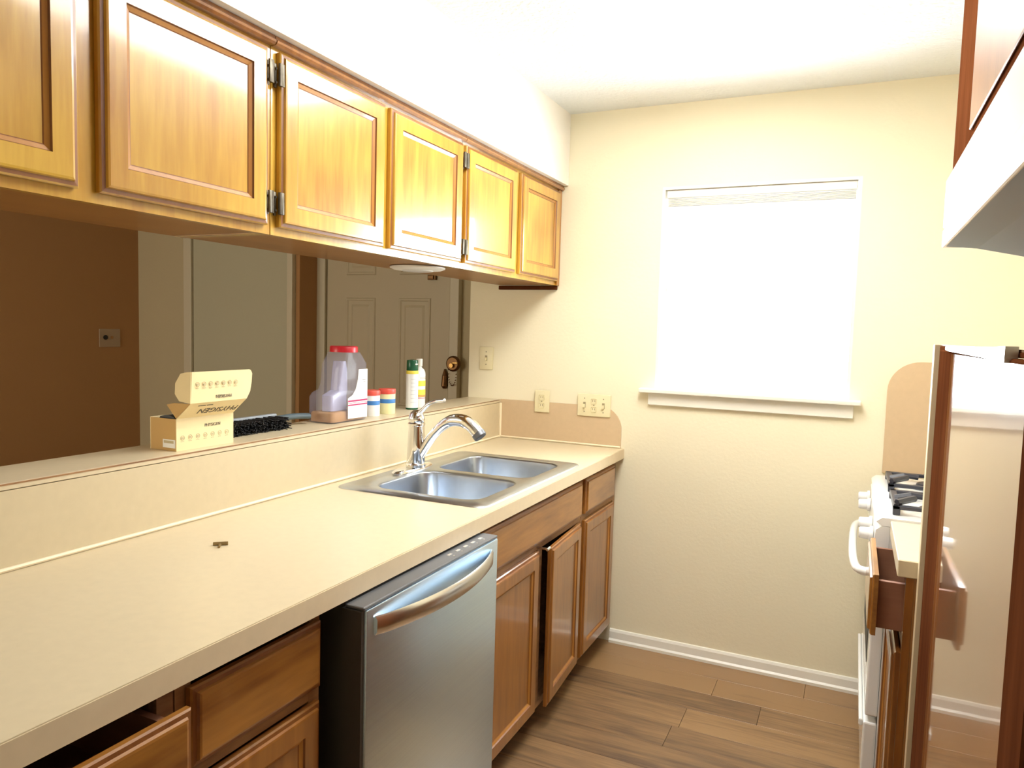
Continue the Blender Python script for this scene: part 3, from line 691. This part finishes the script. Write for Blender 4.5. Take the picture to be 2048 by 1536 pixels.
def canister(label, x, y, body, r=.033):
    t = thing('canister', label, 'canister', (x, y, LZ), 'small canisters on the ledge')
    bm = B(); lathe(bm, [(r*.96, LZ), (r, LZ+.003), (r, LZ+.080), (r*.97, LZ+.082)], x, y, 28); obj('tub', bm, body, t, smooth=40)
    bm = B(); lathe(bm, [(r*1.008, LZ+.043), (r*1.012, LZ+.044), (r*1.012, LZ+.058), (r*1.008, LZ+.059)], x, y, 28); obj('band', bm, BLUE, t, smooth=40)
    bm = B(); lathe(bm, [(r*1.02, LZ+.079), (r*1.03, LZ+.081), (r*1.03, LZ+.095), (r*.98, LZ+.098), (0, LZ+.098)], x, y, 28); obj('lid', bm, CORAL, t, smooth=40)
canister('white canister with coral lid and blue band, half hidden behind the jug', -.100, -.935, CANW)
canister('cream canister with coral lid and blue band, standing clear between jug and spray can', -.095, -.838, CREAMP)
sc = thing('spray_can', 'white spray can with dark green cap standing beside the white bottle', 'can', (-.10, -.650, LZ))
bm = B(); lathe(bm, [(.0245, LZ), (.0260, LZ+.002), (.0260, LZ+.007)], -.100, -.650, 28); obj('base_rim', bm, GREEN, sc, smooth=40)
bm = B(); lathe(bm, [(.0255, LZ+.007), (.0255, LZ+.145), (.0250, LZ+.148)], -.100, -.650, 28); obj('can_body', bm, CANW, sc, smooth=40)
bm = B(); lathe(bm, [(.0250, LZ+.148), (.0257, LZ+.149), (.0255, LZ+.158), (.0235, LZ+.162)], -.100, -.650, 28); obj('shoulder', bm, YEL, sc, smooth=40)
bm = B(); lathe(bm, [(.0235, LZ+.162), (.0245, LZ+.164), (.0235, LZ+.203), (.0220, LZ+.206), (.012, LZ+.207), (0, LZ+.2)], -.100, -.650, 28); cpg = obj('cap', bm, GREEN, sc, smooth=40)
obj('nozzle', bx(-.0790, -.0762, -.662, -.644, LZ+.186, LZ+.192, .001), WHITE, cpg)
for k in range(7):
    zz = LZ+.030+k*.016
    bm = B(); rs = []
    for a_ in range(9):
        A = math.radians(-70+a_*11); rs.append([(-.100+r_*math.cos(A), -.650+r_*math.sin(A), zz+h_) for r_, h_ in ((.02555, 0), (.0258, 0), (.0258, .0022), (.02555, .0022))])
    loft(bm, rs); obj('printed_line', bm, mat('can_print', (.55, .57, .62), .5) if k == 0 else bpy.data.materials['can_print'], sc)
bt = thing('squeeze_bottle', 'white squeeze bottle with yellow label, right behind the spray can', 'bottle', (-.116, -.572, LZ))
bm = B(); lathe(bm, [(.030, LZ), (.033, LZ+.003), (.033, LZ+.140), (.031, LZ+.152), (.025, LZ+.163), (.014, LZ+.170), (.012, LZ+.176)], -.116, -.572, 28, sx=.75); obj('bottle_body', bm, CANW, bt, smooth=50)
bm = B(); lathe(bm, [(.0135, LZ+.177), (.0135, LZ+.205), (.0125, LZ+.208), (0, LZ+.208)], -.116, -.572, 20); obj('cap', bm, WHITEP, bt, smooth=40)
def wrap(z0, z1, a0, a1, m_, nm, r0=.0333, r1=.0337):
    bm = B(); rs = []
    for a_ in range(11):
        A = math.radians(a0+(a1-a0)*a_/10); rs.append([(-.116+r_*.76*math.cos(A), -.572+r_*math.sin(A), z_) for r_, z_ in ((r0, z0), (r1, z0), (r1, z1), (r0, z1))])
    loft(bm, rs); return obj(nm, bm, m_, bt, smooth=40)
wrap(LZ+.046, LZ+.078, -75, 70, YEL, 'label'); wrap(LZ+.093, LZ+.116, -75, 70, YEL, 'label')
for z_ in (.040, .046, .052): wrap(LZ+z_, LZ+z_+.0022, -60, 60, MAROON, 'printed_line', .0338, .0341)
for z_ in (.124, .130): wrap(LZ+z_, LZ+z_+.0018, -40, 60, INKF, 'printed_line')

# tiny bronze screw standing on the counter
sw = thing('loose_screw', 'tiny bronze screw lying alone on the beige countertop', 'screw', (.228, -1.985, CT))
bm = B(); tube(bm, [(.215, -1.990, CT+.0042), (.240, -1.968, CT+.0042)], .0042, 10); obj('screw_head', bm, SCREWM, sw, smooth=40)
bm = B(); tube(bm, [(.231, -1.984, CT+.0035), (.243, -1.998, CT+.0030)], [.0032, .0025], 8); obj('screw_shank', bm, SCREWM, sw, smooth=40)

# ------------------------------------------------------------------ right side: range
rg = thing('gas_range', 'white gas range in the far right corner beside the window wall', 'stove', (2.0, -.45, 0))
RY0, RY1, RX = -.830, -.070, 1.690
obj('body', bx(RX, 2.33, RY0, RY1, .09, .893), WHITE, rg)
bm = B(); pr = [(1.700, .8935), (1.668, .8935), (1.652, .905), (1.668, .918), (2.33, .918), (2.33, .8935)]
loft(bm, [[(px, yy, pz) for px, pz in pr] for yy in (RY0, RY1)]); obj('cooktop', bm, WHITE, rg)
bm = B(); pr = [(RX-.0005, .780), (1.655, .780), (1.646, .795), (1.652, .880), (1.668, .8925), (RX-.0005, .8925)]
loft(bm, [[(px, yy, pz) for px, pz in pr] for yy in (RY0, RY1)]); obj('control_panel', bm, WHITE, rg)
for i, yy in enumerate((-.16, -.30, -.60, -.74)):
    bm = B(); tube(bm, [(1.648, yy, .845), (1.640, yy, .845), (1.638, yy, .845), (1.612, yy, .845), (1.609, yy, .845)], [.024, .024, .019, .017, .014], 18); obj('knob', bm, WHITE, rg, smooth=40)
od = obj('oven_door', bx(1.655, RX-.0005, RY0+.004, RY1-.004, .305, .772, .005), WHITE, rg)
obj('oven_window', bx(1.6535, 1.6549, RY0+.13, RY1-.13, .42, .64), BLACK, od)
bm = B(); tube(bm, smooth_path([(1.655, RY0+.05, .735), (1.615, RY0+.065, .735), (1.600, RY0+.16, .735), (1.596, (RY0+RY1)/2, .735), (1.600, RY1-.16, .735), (1.615, RY1-.065, .735), (1.655, RY1-.05, .735)]), .013, 10); obj('oven_handle', bm, WHITE, od, smooth=60)
obj('bottom_drawer', bx(1.652, RX-.0005, RY0+.004, RY1-.004, .10, .285, .006), WHITE, rg)
obj('drawer_grip', bx(1.640, 1.6515, RY0+.02, RY1-.02, .262, .285, .004), WHITE, rg)
obj('kick_plate', bx(1.70, 1.72, RY0+.01, RY1-.01, .002, .089), BLACK, rg)
for gx, gy in ((1.832, -.64), (1.832, -.27), (2.13, -.64), (2.13, -.27)):
    bm = B(); lathe(bm, [(.060, .9182), (.055, .924), (.042, .926), (.040, .936), (.030, .940), (0, .940)], gx, gy, 24); obj('burner', bm, IRON, rg, smooth=40)
    bm = B(); s_ = .125; zt = .950; a_ = .010
    for (p_, q_) in (((-s_, -s_), (s_, -s_)), ((s_, -s_), (s_, s_)), ((s_, s_), (-s_, s_)), ((-s_, s_), (-s_, -s_))):
        x0_, y0_ = gx+p_[0], gy+p_[1]; x1_, y1_ = gx+q_[0], gy+q_[1]
        box(bm, min(x0_, x1_)-a_, max(x0_, x1_)+a_, min(y0_, y1_)-a_, max(y0_, y1_)+a_, zt-.014, zt-.002, .002, 1)
    for dx, dy in ((1, 0), (-1, 0), (0, 1), (0, -1)):
        e0 = Vector((gx+dx*s_, gy+dy*s_, zt-.004)); e1 = Vector((gx+dx*.035, gy+dy*.035, zt+.006))
        tube(bm, [e0, (e0+e1)/2+Vector((0, 0, .008)), e1], .010, 6)
    for dx in (-1, 1):
        for dy in (-1, 1): box(bm, gx+dx*s_-a_, gx+dx*s_+a_, gy+dy*s_-a_, gy+dy*s_+a_, .9182, zt-.002, .002, 1)
        tube(bm, [(gx+dx*s_, gy+dx*s_, zt+.006), (gx+dx*s_*.6, gy+dx*s_*.6, zt+.014)], .010, 6)
    obj('grate', bm, IRON, rg)
tag(obj('range_splash', splash_far(1.690, XR-.001, .919, 1.362, .115, 'l'), LAMB), 'tall beige laminate splash panel with rounded corner behind the range', 'panel')

# right counter with open drawer
rc = thing('right_countertop', 'short beige laminate countertop between the gas range and the tall cabinet', 'countertop', (2.0, -1.05, .872))
obj('top', bx(1.690, XR-.001, -1.258, -.840, .872, .914, .002, 1), LAM, rc)
bc = thing('base_cabinet', 'base cabinet right of the aisle with its drawer pulled out', 'cabinet', (2.0, -1.05, 0))
bm = B(); box(bm, 1.728, 2.36, -1.254, -1.238, .09, .871); box(bm, 1.728, 2.36, -.858, -.842, .09, .871); box(bm, 2.34, 2.36, -1.238, -.858, .09, .871); box(bm, 1.728, 2.34, -1.238, -.858, .09, .105); obj('carcass', bm, WOODL, bc)
bm = B(); box(bm, 1.710, 1.7275, -1.254, -1.222, .09, .871); box(bm, 1.710, 1.7275, -.874, -.842, .09, .871); box(bm, 1.7102, 1.7275, -1.222, -.874, .852, .871); box(bm, 1.7102, 1.7275, -1.222, -.874, .690, .712); box(bm, 1.7102, 1.7275, -1.222, -.874, .09, .118)
obj('face_frame', bm, WOODL, bc)
dr = add_drawer_front(bc, -1, 1.632, -1.236, -.860, .708, .862, WOODH, WOODG, 'drawer')
bm = B(); box(bm, 1.6525, 2.05, -1.214, -1.200, .722, .842); box(bm, 1.6525, 2.05, -.896, -.882, .722, .842); box(bm, 1.6525, 2.05, -1.200, -.896, .722, .732); obj('drawer_box', bm, DRAWER, dr)
obj('drawer_liner', bx(1.654, 2.04, -1.199, -.897, .7325, .7345), LINER, dr, 'pale lined paper in the drawer')
for k in range(4):
    obj('liner_line', bx(1.660+k*.014, 1.6625+k*.014, -1.19, -.905, .7347, .7352), LINERL, dr)
add_door(bc, -1, 1.690, -1.236, -.860, .105, .676, WOODL, WOODG)
obj('toe_board', bx(1.775, 1.790, -1.254, -.842, .001, .089), TOEK, bc)

# tall unit in the near right: glossy cabinet, hood and cabinet above
TX = 1.742; TY1 = -1.300; TY0 = -2.500
tc_ = thing('tall_cabinet', 'tall red brown cabinet with glossy door at the right edge, nearest the camera', 'cabinet', (2.0, -1.8, 0))
bm = B(); box(bm, TX+.020, 2.36, TY0, TY1, .002, 1.420); obj('carcass', bm, WOODR, tc_)
bm = B(); box(bm, TX, TX+.0195, -1.405, TY1, .002, 1.434, .002); box(bm, TX, TX+.0195, TY0, -2.415, .002, 1.434, .002)
box(bm, TX+.0004, TX+.0195, -2.415, -1.405, 1.4275, 1.434, .001); box(bm, TX+.0004, TX+.0195, -2.415, -1.405, .002, .10)
obj('face_frame', bm, WOODRM, tc_)
bm = B()
rgn = [(0, .004, 0), (0, -.006, 0), (.003, -.009, 0), (.205, -.009, 0), (.209, -.006, 1), (.213, -.005, 1)]
y0_, y1_, z0_, z1_ = -2.410, -1.410, .105, 1.4265
rings = []
for i, d, mi in rgn:
    iy = i; iz = min(i, .005)
    rings.append([bm.verts.new(p) for p in ((TX+d, y0_+iy*.5, z0_+iz), (TX+d, y1_-iy, z0_+iz), (TX+d, y1_-iy, z1_-iz), (TX+d, y0_+iy*.5, z1_-iz))])
for k, (a_, b_) in enumerate(zip(rings, rings[1:])):
    for i in range(4): bm.faces.new((a_[i], a_[(i+1) % 4], b_[(i+1) % 4], b_[i])).material_index = rgn[k+1][2]
bm.faces.new(rings[-1]).material_index = 2; bm.faces.new(rings[0])
obj('door', bm, [WOODRM, WOODG, WOODR], tc_)
bm = B(); ys = [(-1.53, .001, .003), (-1.60, .002, .005), (-1.85, .003, .0065), (-2.10, .003, .008), (-2.20, .004, .010)]
loft(bm, [[(TX-.0105-w_, yy, 1.431-h_), (TX-.0105-w_, yy, 1.431+h_), (TX-.0005, yy, 1.431+h_), (TX-.0005, yy, 1.431-h_)] for yy, w_, h_ in ys])
o = obj('door_pull', bm, STEELH, tc_, 'silver pull strip along the top')
obj('top_board', bx(TX+.001, 2.36, TY0, TY1, 1.4345, 1.4375), WOODR, tc_)
tag(obj('filler_strip', bx(TX-.010, TX+.02, -1.297, -1.262, .002, 1.437, .001), CREAMS), 'thin cream strip between the tall cabinet and the right countertop', 'strip')
tu = thing('overhead_cabinet', 'dark red brown overhead cabinet at the top right corner, above the white hood', 'cabinet', (2.05, -1.8, 1.81))
obj('carcass', bx(TX+.020, 2.36, TY0, TY1, 1.812, 2.438), WOODR, tu)
bm = B(); box(bm, TX, TX+.0195, -1.58, TY1, 1.810, 2.438, .002); box(bm, TX, TX+.0195, TY0, -2.42, 1.810, 2.438, .002); box(bm, TX+.0004, TX+.0195, -2.42, -1.58, 1.810, 1.85); box(bm, TX+.0004, TX+.0195, -2.42, -1.58, 2.39, 2.438)
obj('face_frame', bm, WOODRM, tu)
d_ = obj('door', bx(TX-.005, TX-.0004, -2.405, -1.60, 1.842, 2.40, .002), WOODRD, tu)
hd = thing('range_hood', 'white metal hood with grey blue underside, below the overhead cabinet at the right edge', 'hood', (2.05, -1.8, 1.65))
obj('hood_body', bx(TX-.012, 2.36, -2.49, -1.312, 1.697, 1.806, .004), PORCEL, hd)
obj('hood_lip', bx(TX-.014, 2.36, -2.49, -1.335, 1.652, 1.692, .004), PORCEL, hd)
obj('hood_seam', bx(TX+.002, 2.35, -2.48, -1.318, 1.6922, 1.6968), DKSTEEL, hd)
bm = B(); pr = [(TX-.008, 1.6515), (TX+.05, 1.646), (TX+.16, 1.622), (TX+.40, 1.618), (2.30, 1.6515)]
loft(bm, [[(px, yy, pz) for px, pz in pr] for yy in (-2.485, -1.37)]); obj('filter_housing', bm, FILTER, hd)
